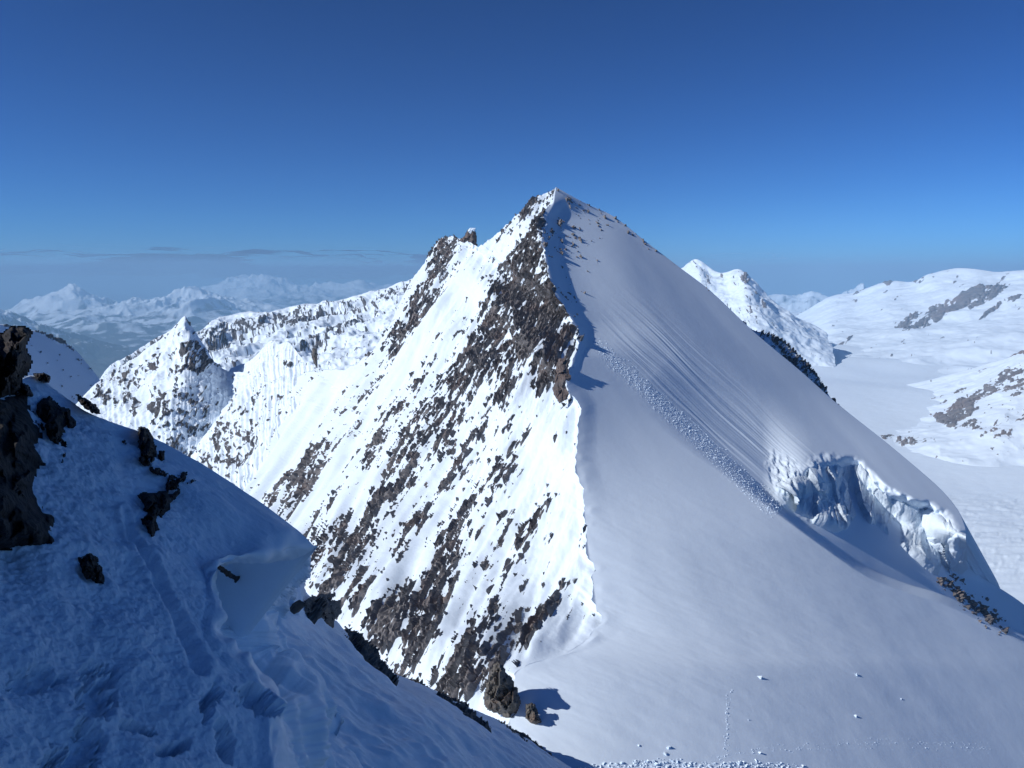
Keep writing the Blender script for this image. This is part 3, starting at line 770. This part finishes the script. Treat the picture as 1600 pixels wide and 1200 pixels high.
flank = [
    [(380, 830, 48)] + fk([(420, 980, 1.0), (330, 1100, 1.0), (300, 1300, 1.0)]),
    [(468, 886, 56)] + fk([(440, 1000, 1.0), (400, 1120, 1.0), (380, 1300, 1.0)]),
    [(474, 925, 63)] + fk([(470, 1030, 1.0), (460, 1140, 1.0), (450, 1300, 1.0)]),
    [(505, 952, 72)] + fk([(520, 1060, 1.0), (530, 1170, 1.0), (540, 1300, 1.0)]),
    [(545, 990, 86)] + fk([(570, 1080, 1.0), (595, 1190, 1.0), (620, 1300, 1.0)]),
    [(600, 1045, 108)] + fk([(620, 1110, 1.0), (650, 1210, 1.0), (690, 1310, 1.0)]),
    [(665, 1072, 125)] + fk([(685, 1130, 1.0), (715, 1220, 1.0), (760, 1330, 1.0)]),
    [(735, 1106, 146)] + fk([(755, 1150, 1.0), (780, 1230, 1.0), (830, 1340, 1.0)]),
    [(795, 1136, 168)] + fk([(810, 1170, 1.0), (840, 1240, 1.0), (890, 1350, 1.0)]),
    [(850, 1172, 190)] + fk([(865, 1195, 1.0), (895, 1250, 1.0), (950, 1360, 1.0)]),
    [(900, 1203, 200)] + fk([(920, 1225, 1.0), (960, 1275, 1.0), (1050, 1380, 1.0)])]
px, py, V = net(flank, 420, 330)
Nn = normals(V)
Xw, Yw, Zw = V[..., 0], V[..., 1], V[..., 2]
tt = np.linspace(0, 1, 330)[None, :]
dsp = (0.8 * fbm3(V / 14, 3, 421) + 0.22 * fbm3(V / 3.0, 3, 422) + 0.10 * fbm2((px + 0.62 * py) / 60, (py * 0.8 - px * 0.6) / 9, 3, 423)) * (0.5 + 0.5 * sstep(0, 0.1, tt))
bF = blobs(px, py, [(575, 1030, 60, 6, 1.0, 52), (505, 955, 26, 10, .8, 20), (790, 1130, 60, 8, .55, 40), (850, 1165, 50, 6, .6, 35), (825, 1150, 50, 12, .5, 40), (700, 1085, 60, 5, .5, 25), (640, 1060, 40, 5, .5, 25), (738, 1122, 40, 3, .8, 35), (700, 1098, 26, 3, .6, 30), (492, 960, 12, 6, .8, 60), (440, 935, 10, 4, .7, 60), (455, 955, 8, 3, .7, 60)], 35)
gF = np.where(bF > 0.03, bF * 1.15 + 0.85 * fbm3(V / np.array([2.2, 2.2, 2.2]), 4, 424, 0.6) - 0.66, -1.0)
dsp2, _ = facets2(Xw / 1.6 + Zw / 3, Yw / 3.5 + Zw / 2, 425, 1.2)
VB = V + Nn * dsp[..., None]
VRk = VB + Nn * np.clip(np.where(gF > 0, 1.2 * gF + 0.35 * dsp2 * np.clip(gF * 4, 0, 1), gF * 3), -0.6, 2)[..., None]
FLANK = (px, py, VB)
fl = tag(grid_mesh('ridge_flank', add_back(VB, 't0', (-14, 6, -16)), M_FLANK), kind='structure')
rock_pieces(VRk, gF, fl, M_ROCKMID, 60, 'rock', 'rock_fragments', 6)

# ------------------------------------------------------------------ single rocks traced from their outline, set on the surface they stand on
def outline_rock(name, poly, patch, thick, label, cat='rock', mat=None, seed=1, group=None, step=None, anchors=None, jag=1.0, facet=None, parent=None, snowcap=False):
    xs = [p[0] for p in poly]; ys = [p[1] for p in poly]
    w, h = max(xs) - min(xs), max(ys) - min(ys)
    step = step or max(1.0, math.sqrt(w * h) / 48)
    X, Yp = np.meshgrid(np.arange(min(xs) - 3 * step, max(xs) + 3 * step, step), np.arange(min(ys) - 3 * step, max(ys) + 3 * step, step), indexing='ij')
    size = math.sqrt(w * h)
    jx = X + jag * size * 0.05 * fbm2(X / size * 5, Yp / size * 5, 3, seed); jy = Yp + jag * size * 0.05 * fbm2(X / size * 5 + 7, Yp / size * 5, 3, seed + 1)
    dist, _, _ = seg_dist(jx, jy, list(poly) + [poly[0]])
    dist = np.where(in_poly(jx, jy, poly), dist, -dist)
    # depth of the surface under the rock: a plane fitted through the ground at its outline
    an = anchors or poly
    A, B = [], []
    for (x, y) in an:
        q = surf_at(patch, x, y)
        A.append([1, (x - 800) / FPX, (y - 600) / FPX]); B.append(1.0 / (q[1] * CP - q[2] * SP))
    A = np.array(A); B = np.array(B)
    if len(an) >= 3:
        co = np.linalg.solve(A.T @ A + np.diag([0, 1e-4, 1e-4]) * len(an), A.T @ B)
    else: co = np.array([B.mean(), 0, 0])
    wd = co[0] + co[1] * (X - 800) / FPX + co[2] * (Yp - 600) / FPX
    wd = np.clip(wd, B.min() * 0.9, B.max() * 1.1)
    dep = 1.0 / wd
    mpp = float(np.median(dep)) / FPX
    fs = facet or size / 4.5
    f1, _ = facets2(X / fs + 0.25 * Yp / fs, Yp / (fs * 1.7) - 0.2 * X / fs, seed + 3, 1.0)
    f2, _ = facets2(X / (fs * 0.4), Yp / (fs * 0.6), seed + 4, 1.0)
    e = size * 0.16
    body = 1 - np.exp(-np.clip(dist, 0, None) / e)
    hgt = thick * (body * (0.7 + 0.85 * f1) + 0.3 * f2 * body + 0.06 * fbm2(X / fs * 4, Yp / fs * 4, 3, seed + 5) * body)
    hgt = np.where(dist > 0, np.maximum(hgt, 0.05 * thick * body), dist / step * 0.15 * thick)
    front = dep - hgt
    back = dep + np.where(dist > 0, 0.6 * thick * body + 0.03 * thick, 0.02 * thick)
    def pos(d):
        u, ry, rz = ray(X, Yp)
        return np.stack([u * d, ry * d, rz * d], -1)
    Fv, Bv = pos(front), pos(back)
    n, m = X.shape
    q = grid_quads(n, m)
    dc = dist.ravel()[q].max(1)
    keep = q[dc > 0]
    tot = n * m
    allv = np.concatenate([Fv.reshape(-1, 3), Bv.reshape(-1, 3)])
    quads = [keep, keep[:, ::-1] + tot]
    # close the rim
    ed = np.concatenate([keep[:, [0, 1]], keep[:, [1, 2]], keep[:, [2, 3]], keep[:, [3, 0]]])
    key = np.sort(ed, 1); _, inv, cnt = np.unique(key[:, 0].astype(np.int64) * tot + key[:, 1], return_inverse=True, return_counts=True)
    rim = ed[cnt[inv] == 1]
    quads.append(np.stack([rim[:, 1], rim[:, 0], rim[:, 0] + tot, rim[:, 1] + tot], -1))
    quads = np.concatenate(quads)
    u, inv = np.unique(quads, return_inverse=True)
    pts = allv[u]
    c = pts.mean(0)
    me_o = make_mesh(name, pts - c, inv.reshape(-1, 4), mat or M_ROCKNEAR, None, False)
    me_o.location = Vector([float(t) for t in c])
    if parent is not None:
        me_o.parent = parent; me_o.location = Vector([float(t) for t in c]) - Vector(parent.location)
    else:
        tag(me_o, label, cat, group)
    return me_o

FG = 'dark rocks on the shaded foreground slope'
G1 = dict(group=FG)
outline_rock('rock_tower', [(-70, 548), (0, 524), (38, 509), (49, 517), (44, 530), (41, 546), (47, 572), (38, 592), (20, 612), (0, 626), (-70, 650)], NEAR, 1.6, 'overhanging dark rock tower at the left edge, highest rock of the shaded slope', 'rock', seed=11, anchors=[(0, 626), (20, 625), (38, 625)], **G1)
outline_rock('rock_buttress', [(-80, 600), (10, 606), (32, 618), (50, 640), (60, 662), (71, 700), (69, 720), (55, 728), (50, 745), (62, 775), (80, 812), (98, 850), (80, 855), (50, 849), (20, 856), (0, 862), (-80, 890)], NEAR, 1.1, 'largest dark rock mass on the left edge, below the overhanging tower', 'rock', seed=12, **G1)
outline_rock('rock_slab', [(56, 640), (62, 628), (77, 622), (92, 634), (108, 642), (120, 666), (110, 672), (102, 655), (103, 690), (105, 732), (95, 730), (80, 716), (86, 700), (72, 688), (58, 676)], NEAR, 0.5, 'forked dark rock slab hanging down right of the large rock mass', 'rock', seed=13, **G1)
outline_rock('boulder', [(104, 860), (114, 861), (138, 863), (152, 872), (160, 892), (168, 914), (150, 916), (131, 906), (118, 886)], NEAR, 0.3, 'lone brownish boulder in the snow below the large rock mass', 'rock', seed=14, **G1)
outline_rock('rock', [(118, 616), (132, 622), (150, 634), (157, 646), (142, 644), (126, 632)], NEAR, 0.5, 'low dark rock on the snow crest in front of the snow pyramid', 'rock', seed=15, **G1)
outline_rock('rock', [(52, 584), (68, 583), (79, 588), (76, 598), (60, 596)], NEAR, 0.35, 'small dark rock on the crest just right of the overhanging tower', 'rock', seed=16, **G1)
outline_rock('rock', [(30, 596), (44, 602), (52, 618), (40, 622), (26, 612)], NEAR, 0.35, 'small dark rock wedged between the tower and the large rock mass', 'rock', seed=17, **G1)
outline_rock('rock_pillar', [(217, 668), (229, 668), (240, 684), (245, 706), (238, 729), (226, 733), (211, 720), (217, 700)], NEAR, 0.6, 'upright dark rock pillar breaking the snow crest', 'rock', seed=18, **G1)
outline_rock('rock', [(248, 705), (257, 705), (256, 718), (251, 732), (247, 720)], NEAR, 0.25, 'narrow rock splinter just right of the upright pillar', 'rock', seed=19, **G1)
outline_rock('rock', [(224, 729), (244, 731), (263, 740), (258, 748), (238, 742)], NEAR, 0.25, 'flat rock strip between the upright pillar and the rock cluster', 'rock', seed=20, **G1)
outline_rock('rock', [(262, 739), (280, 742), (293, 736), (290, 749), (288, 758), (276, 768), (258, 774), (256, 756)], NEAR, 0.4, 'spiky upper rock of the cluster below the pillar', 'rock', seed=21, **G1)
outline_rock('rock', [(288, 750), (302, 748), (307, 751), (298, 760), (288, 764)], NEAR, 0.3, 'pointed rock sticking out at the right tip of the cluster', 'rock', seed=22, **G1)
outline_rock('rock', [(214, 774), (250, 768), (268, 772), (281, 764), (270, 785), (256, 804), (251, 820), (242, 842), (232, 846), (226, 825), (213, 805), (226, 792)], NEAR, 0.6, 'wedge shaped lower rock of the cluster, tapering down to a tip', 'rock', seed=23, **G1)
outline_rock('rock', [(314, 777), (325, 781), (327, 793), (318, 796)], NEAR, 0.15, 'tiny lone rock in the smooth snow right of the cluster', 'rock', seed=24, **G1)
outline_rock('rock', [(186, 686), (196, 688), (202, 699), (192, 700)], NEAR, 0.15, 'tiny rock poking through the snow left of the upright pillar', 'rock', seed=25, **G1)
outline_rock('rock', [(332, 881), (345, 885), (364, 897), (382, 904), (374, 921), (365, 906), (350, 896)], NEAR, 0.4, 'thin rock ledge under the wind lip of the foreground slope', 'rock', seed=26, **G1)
outline_rock('rock_ledge', [(476, 940), (500, 930), (524, 926), (513, 938), (533, 940), (531, 960), (516, 982), (502, 970), (488, 962), (470, 962), (480, 950)], FLANK, 3.0, 'dark rock ledge jutting out below the snow lip of the ridge', 'rock', M_ROCKMID, seed=27)
outline_rock('rock_step', [(538, 978), (552, 988), (577, 1022), (595, 1044), (595, 1056), (578, 1040), (564, 1016), (548, 1000)], FLANK, 3.0, 'long black rock step along the crest of the shaded ridge', 'rock', M_ROCKMID, seed=28)
outline_rock('rock_gendarme', [(778, 1031), (768, 1046), (760, 1062), (758, 1104), (778, 1114), (802, 1126), (812, 1104), (813, 1090), (797, 1062), (786, 1042)], RIGHT, 6.0, 'pointed brown rock tower at the foot of the shaded ridge', 'rock', M_ROCKMID, seed=29, anchors=[(800, 1108), (803, 1118)])
outline_rock('rock', [(822, 1100), (836, 1100), (845, 1128), (836, 1134), (822, 1122)], RIGHT, 2.5, 'small brown rock beside the shadow on the snow col', 'rock', M_ROCKMID, seed=30, anchors=[(824, 1128), (836, 1132)])

# rust coloured slab and pinnacle on the mountain
M_RUST = rock_mat('rust_rock', 0.5, 0.3, [(0.08, 0.066, 0.062), (0.14, 0.108, 0.096), (0.20, 0.155, 0.138), (0.13, 0.118, 0.115)])
RP = RIGHT
outline_rock('rock_slab', [(873, 562), (885, 557), (890, 588), (887, 622), (874, 629), (865, 612), (869, 585)], RP, 2.2, 'rust brown rock slab on the ridge at the corner of the two faces', 'rock', M_RUST, seed=41, anchors=[(887, 622), (889, 600), (889, 580)])
PIN = net([[(720, 340, 608), (745, 340, 604)], [(720, 400, 608), (745, 400, 604)]], 30, 30)
outline_rock('rock_pinnacle', [(731, 360), (735, 357), (742, 358), (744, 372), (745, 383), (738, 391), (729, 388), (722, 380), (718, 376), (726, 370)], PIN, 5.0, 'square brown rock pinnacle standing on the skyline left of the summit', 'rock', M_RUST, seed=42)
outline_rock('snow_cap', [(731, 361), (735, 356), (743, 357), (741, 362), (735, 364)], PIN, 2.5, '', '', M_CHUNK, seed=43, parent=bpy.data.objects['rock_pinnacle'])
PIN2 = net([[(270, 480, 815), (310, 480, 815)], [(270, 540, 815), (310, 540, 815)]], 30, 30)
outline_rock('rock_pinnacle', [(287, 502), (292, 500), (298, 505), (297, 514), (290, 517), (286, 514)], PIN2, 6.0, 'small dark rock block at the tip of the snow pyramid', 'rock', M_ROCKMID, seed=44)
PIN3 = net([[(480, 540, 600), (500, 540, 600)], [(480, 590, 600), (500, 590, 600)]], 30, 30)
outline_rock('rock_needle', [(489, 545), (494, 546), (496, 556), (495, 575), (491, 566), (487, 556)], PIN3, 3.0, 'black rock needle on the saddle right of the fluted snow spur', 'rock', M_ROCKMID, seed=45)

# ------------------------------------------------------------------ ice cliff under the right face
def rsd(x, y): q = surf_at(RIGHT, x, y); return float(q[1])
NC = len(SERAC_TOP)
top = [(x, y, float(YR(x, y)) - 1.0) for x, y in SERAC_TOP]
def lerp_row(f, off):
    r = []
    for (a, b), (c, d2) in zip(SERAC_TOP, SERAC_BOT):
        x, y = a + (c - a) * f, b + (d2 - b) * f
        r.append((x, y, rsd(min(x, 1500), min(y, 880)) - off))
    return r
ns, nt = 300, 420
px, py, V = net([top, lerp_row(0.25, 1.5), lerp_row(0.6, 2.5), lerp_row(1.0, 0.5), lerp_row(1.15, -3.0)], ns, nt)
Nn = normals(V)
tt = np.linspace(0, 1, ns)[:, None]
f1, _ = facets2(px / 34 - py / 110, py / 140 + px / 200, 501, 1.2)
f2, _ = facets2(px / 11, py / 26, 502, 1.2)
dsp = (3.0 * f1 + 0.8 * f2 + 1.0 * fbm2(px / 16, py / 40, 4, 503) + 5.0 * sstep(1390, 1450, px) * (1 - sstep(1455, 1490, px)) + 2.5 * sstep(1340, 1300, px)) * sstep(0, 0.10, tt) * sstep(1, 0.75, tt) * (1 - 0.85 * sstep(1470, 1500, px))
V = V + Nn * dsp[..., None]
ice = grid_mesh('ice_cliff', V, M_ICE)
tag(ice, 'blue shaded ice cliff breaking off the lower right snow face', 'ice cliff')

# ------------------------------------------------------------------ scattered rocks of the right face
px, py, V = RIGHT
DR = [(905, 330, 60, 14, .55, 45), (880, 370, 34, 24, .62, 60), (905, 385, 40, 20, .5, 60), (930, 330, 40, 10, .5, 42), (985, 362, 50, 5, .6, 42), (895, 430, 30, 18, .35, 60), (1022, 386, 14, 4, .7, 42), (1050, 408, 12, 3, .6, 42),
      (890, 470, 24, 14, .5, 60), (900, 520, 16, 10, .7, 60), (1108, 452, 10, 3, .6, 42), (855, 380, 30, 8, .6, 80)]
DN = [(1475, 912, 14, 7, 1.0, 30), (1490, 905, 14, 8, .5, 45), (1510, 940, 40, 14, .7, 42), (1545, 965, 40, 10, .75, 45), (1500, 925, 40, 20, .42, 45), (1530, 950, 60, 22, .42, 45)]
al = (px * A1[0] + py * A1[1]); ac = (-px * A1[1] + py * A1[0])
nz = 0.6 * noise2(al / 15, ac / 7, 601) + 0.5 * noise2(al / 7, ac / 3.4, 602) + 0.35 * noise2(al / 3.4, ac / 1.8, 603)
gR = nz + blobs(px, py, DR, 42) * 0.85 + blobs(px, py, DN, 42) * 1.25 - 0.80
gR = np.where(np.maximum(blobs(px, py, DR, 42), blobs(px, py, DN, 42)) > 0.03, gR, -1.0)
fz, _ = facets2(px / 6, py / 6, 604, 1.2)
VR2 = V + NR * np.clip(np.where(gR > 0, 3.2 * gR + 1.2 * fz * np.clip(gR * 5, 0, 1), gR * 4), -0.6, 3)[..., None]
rock_pieces(VR2, gR, mountain, M_ROCK, 70, 'rock', 'rock_fragments', 5)

# ------------------------------------------------------------------ snow blocks and avalanche debris
def blocks(pts, sizes, seed):
    rs = np.random.RandomState(seed)
    n = len(pts)
    base = np.array([[-1, -1, -1], [1, -1, -1], [1, 1, -1], [-1, 1, -1], [-1, -1, 1], [1, -1, 1], [1, 1, 1], [-1, 1, 1]], float) * 0.5
    Vv = base[None] * (0.7 + 0.6 * rs.rand(n, 1, 3)) + 0.22 * rs.normal(size=(n, 8, 3))
    a = rs.rand(n) * 6.28; c, s2 = np.cos(a), np.sin(a)
    x = Vv[..., 0] * c[:, None] - Vv[..., 1] * s2[:, None]; y = Vv[..., 0] * s2[:, None] + Vv[..., 1] * c[:, None]
    Vv = np.stack([x, y, Vv[..., 2]], -1) * sizes[:, None, None] + pts[:, None, :]
    q = np.array([[0, 3, 2, 1], [4, 5, 6, 7], [0, 1, 5, 4], [1, 2, 6, 5], [2, 3, 7, 6], [3, 0, 4, 7]])
    Q = (q[None] + (np.arange(n) * 8)[:, None, None]).reshape(-1, 4)
    return Vv.reshape(-1, 3), Q
PXR, PYR, VRR = RIGHT
def scatter(seed, n, fx, smin, smax, name, label, cat, jit=1.0):
    rs = np.random.RandomState(seed)
    xy = fx(rs, n)
    g = np.array([surf_lookup(x, y) for x, y in xy])
    sz = smin + (smax - smin) * rs.rand(len(g)) ** 3
    tA = unit(np.cross(NR, (0, 1, 0))); tB = np.cross(NR, tA)
    g = g + tA * (jit * (rs.rand(len(g)) - 0.5))[:, None] + tB * (jit * (rs.rand(len(g)) - 0.5))[:, None]
    v, q = blocks(g + NR * (sz * 0.1)[:, None], sz, seed)
    o = make_mesh(name, v, q, M_CHUNK, None, False)
    return tag(o, label, cat, kind='stuff')
# coarse bucket lookup of the right face
_bx = (PXR // 6).astype(int); _by = (PYR // 6).astype(int)
_bk = {}
for i, k in enumerate(zip(_bx.ravel()[::3].tolist(), _by.ravel()[::3].tolist())): _bk.setdefault(k, []).append(i * 3)
_fx, _fy, _fv = PXR.ravel(), PYR.ravel(), VRR.reshape(-1, 3)
def surf_lookup(x, y):
    c = []
    bx, by = int(x // 6), int(y // 6)
    for i in (-1, 0, 1):
        for j in (-1, 0, 1): c += _bk.get((bx + i, by + j), [])
    if not c: return surf_at(RIGHT, x, y)
    c = np.array(c)
    return _fv[c[np.argmin((_fx[c] - x) ** 2 + (_fy[c] - y) ** 2)]]
def fx_deb(rs, n):
    a = 70 + 390 * rs.rand(n) ** 0.9; c = 48 + 0.006 * a + (rs.rand(n) + rs.rand(n) - 1) * (12 + 0.012 * a) + 1.5 * rs.normal(size=n)
    return np.stack([913 + A1[0] * a - A1[1] * c, 452 + A1[1] * a + A1[0] * c], -1)
scatter(701, 4200, fx_deb, 0.10, 0.36, 'avalanche_debris', 'strip of small avalanche blocks running down the smooth snow face', 'debris')
def fx_edge(rs, n):
    x = 905 + 350 * rs.rand(n)
    y = 1196 - 9 * np.exp(-((x - 1035) / 60) ** 2) - 5 * np.exp(-((x - 1180) / 40) ** 2) + 14 * rs.rand(n)
    return np.stack([x, y], -1)
scatter(702, 900, fx_edge, 0.10, 0.5, 'snow_rubble', 'bright rubble of snow clods along the bottom edge of the slope', 'debris')
def fx_track(rs, n):
    t = rs.rand(n); x = 1110 + 440 * t
    y = np.interp(x, [1110, 1180, 1280, 1380, 1450, 1550], [1186, 1172, 1168, 1160, 1164, 1168]) + 3.2 * rs.normal(size=n)
    return np.stack([x, y], -1)
scatter(703, 420, fx_track, 0.05, 0.2, 'track_clods', 'line of small snow clods along the ski track', 'debris')
def fx_foot(rs, n):
    t = rs.rand(n); x = 1134 + 6 * (1 - t) ** 2 + 0.5 * rs.normal(size=n)
    return np.stack([x, 1078 + 95 * t], -1)
scatter(704, 90, fx_foot, 0.1, 0.28, 'step_clods', 'faint straight line of clods left by steps up the slope', 'debris')
CHK = [(1184, 1060, 1.0, 'snow block alone on the open slope, highest of the lone blocks'), (1336, 1058, 0.8, 'lone snow block at the head of a short slide mark, right of the highest block'),
       (1407, 1092, 0.5, 'tiny snow block, rightmost of those above the ski track'), (1334, 1118, 0.7, 'lone snow block low on the slope, just above the ski track'),
       (1048, 1166, 0.9, 'larger snow clod just above the bright rubble'), (1040, 1176, 0.8, 'snow clod lying at the top of the bright rubble'),
       (998, 1165, 0.5, 'tiny snow clod left of the larger clod above the rubble'), (1166, 1126, 0.45, 'tiny snow clod right of the line of steps'), (1186, 1179, 0.6, 'snow clod lying on the ski track')]
for k, (x, y, sz, lab) in enumerate(CHK):
    g = surf_lookup(x, y)
    sz = sz * 0.72
    v, q = blocks(np.zeros((1, 3)), np.array([sz]), 720 + k)
    o = make_mesh('snow_block', v, q, M_CHUNK, None, False)
    o.location = Vector([float(t) for t in g + NR * sz * 0.25])
    tag(o, lab, 'snow block', 'snow blocks lying on the open slope')

# ------------------------------------------------------------------ air and clouds
hz, hnt, hb = mat_base('valley_air')
hnt.nodes.remove(hb)
pv = hnt.nodes.new('ShaderNodeVolumePrincipled')
pv.inputs['Color'].default_value = (0.40, 0.68, 0.96, 1)
pv.inputs['Density'].default_value = 5.0e-5
pv.inputs['Anisotropy'].default_value = 0.0
hnt.links.new(pv.outputs[0], hnt.nodes['Material Output'].inputs['Volume'])
def box(name, lo, hi, mat):
    (x0, y0, z0), (x1, y1, z1) = lo, hi
    v = np.array([[x0, y0, z0], [x1, y0, z0], [x1, y1, z0], [x0, y1, z0], [x0, y0, z1], [x1, y0, z1], [x1, y1, z1], [x0, y1, z1]], float)
    q = np.array([[0, 3, 2, 1], [4, 5, 6, 7], [0, 1, 5, 4], [1, 2, 6, 5], [2, 3, 7, 6], [3, 0, 4, 7]])
    return make_mesh(name, v, q, mat, None, False)
tag(box('haze', (-76000, -21000, -1800), (76000, 76000, 720), hz), kind='stuff')

def cloud(px0, px1, pyc, Y, hpx, depth, dens, label, seed):
    m, nt_, b_ = mat_base('cloud_vapour')
    nt_.nodes.remove(b_)
    p_ = nt_.nodes.new('ShaderNodeVolumePrincipled')
    p_.inputs['Color'].default_value = (0.99, 0.99, 0.99, 1)
    p_.inputs['Density'].default_value = dens
    p_.inputs['Anisotropy'].default_value = -0.2
    nt_.links.new(p_.outputs[0], nt_.nodes['Material Output'].inputs['Volume'])
    c = P((px0 + px1) / 2, pyc, Y)
    a = (px1 - px0) / 2 / FPX * Y; h = hpx / FPX * Y
    n_, k_ = 96, 40
    th, ph = np.meshgrid(np.linspace(0, 2 * np.pi, n_), np.linspace(0.02, np.pi - 0.02, k_), indexing='ij')
    d = np.stack([np.cos(th) * np.sin(ph), np.sin(th) * np.sin(ph), np.cos(ph)], -1)
    r = 1 + 0.35 * fbm3(d * np.array([3.2, 2.0, 1.4]) + seed * 3.1, 4, seed, 0.6)
    V_ = d * r[..., None] * np.array([a, depth, h])
    V_[-1] = V_[0]
    o = grid_mesh('cloud', V_, m)
    o.location = Vector([float(t) for t in c])
    return tag(o, label, 'cloud', 'clouds low over the horizon')
cloud(-150, 360, 412, 52000, 17, 9000, 4e-3, 'long flat grey cloud bank over the distant mountains at the left edge', 801)
cloud(230, 700, 414, 56000, 19, 9000, 4e-3, 'flat grey cloud bank over the distant mountains, ending behind the mountain', 802)
cloud(260, 440, 391, 50000, 2.2, 5000, 2.5e-4, 'thin dark cloud streak above the flat cloud banks', 803)
cloud(120, 260, 387, 50000, 2.0, 5000, 1.5e-4, 'faint thin cloud streak, highest of the left clouds', 804)
cloud(1100, 1215, 402, 60000, 6, 6000, 1.2e-4, 'faint small cloud behind the white snow peak', 805)
cloud(1310, 1392, 404, 60000, 4, 5000, 1.0e-4, 'faint wisp of cloud above the glacier basin', 806)
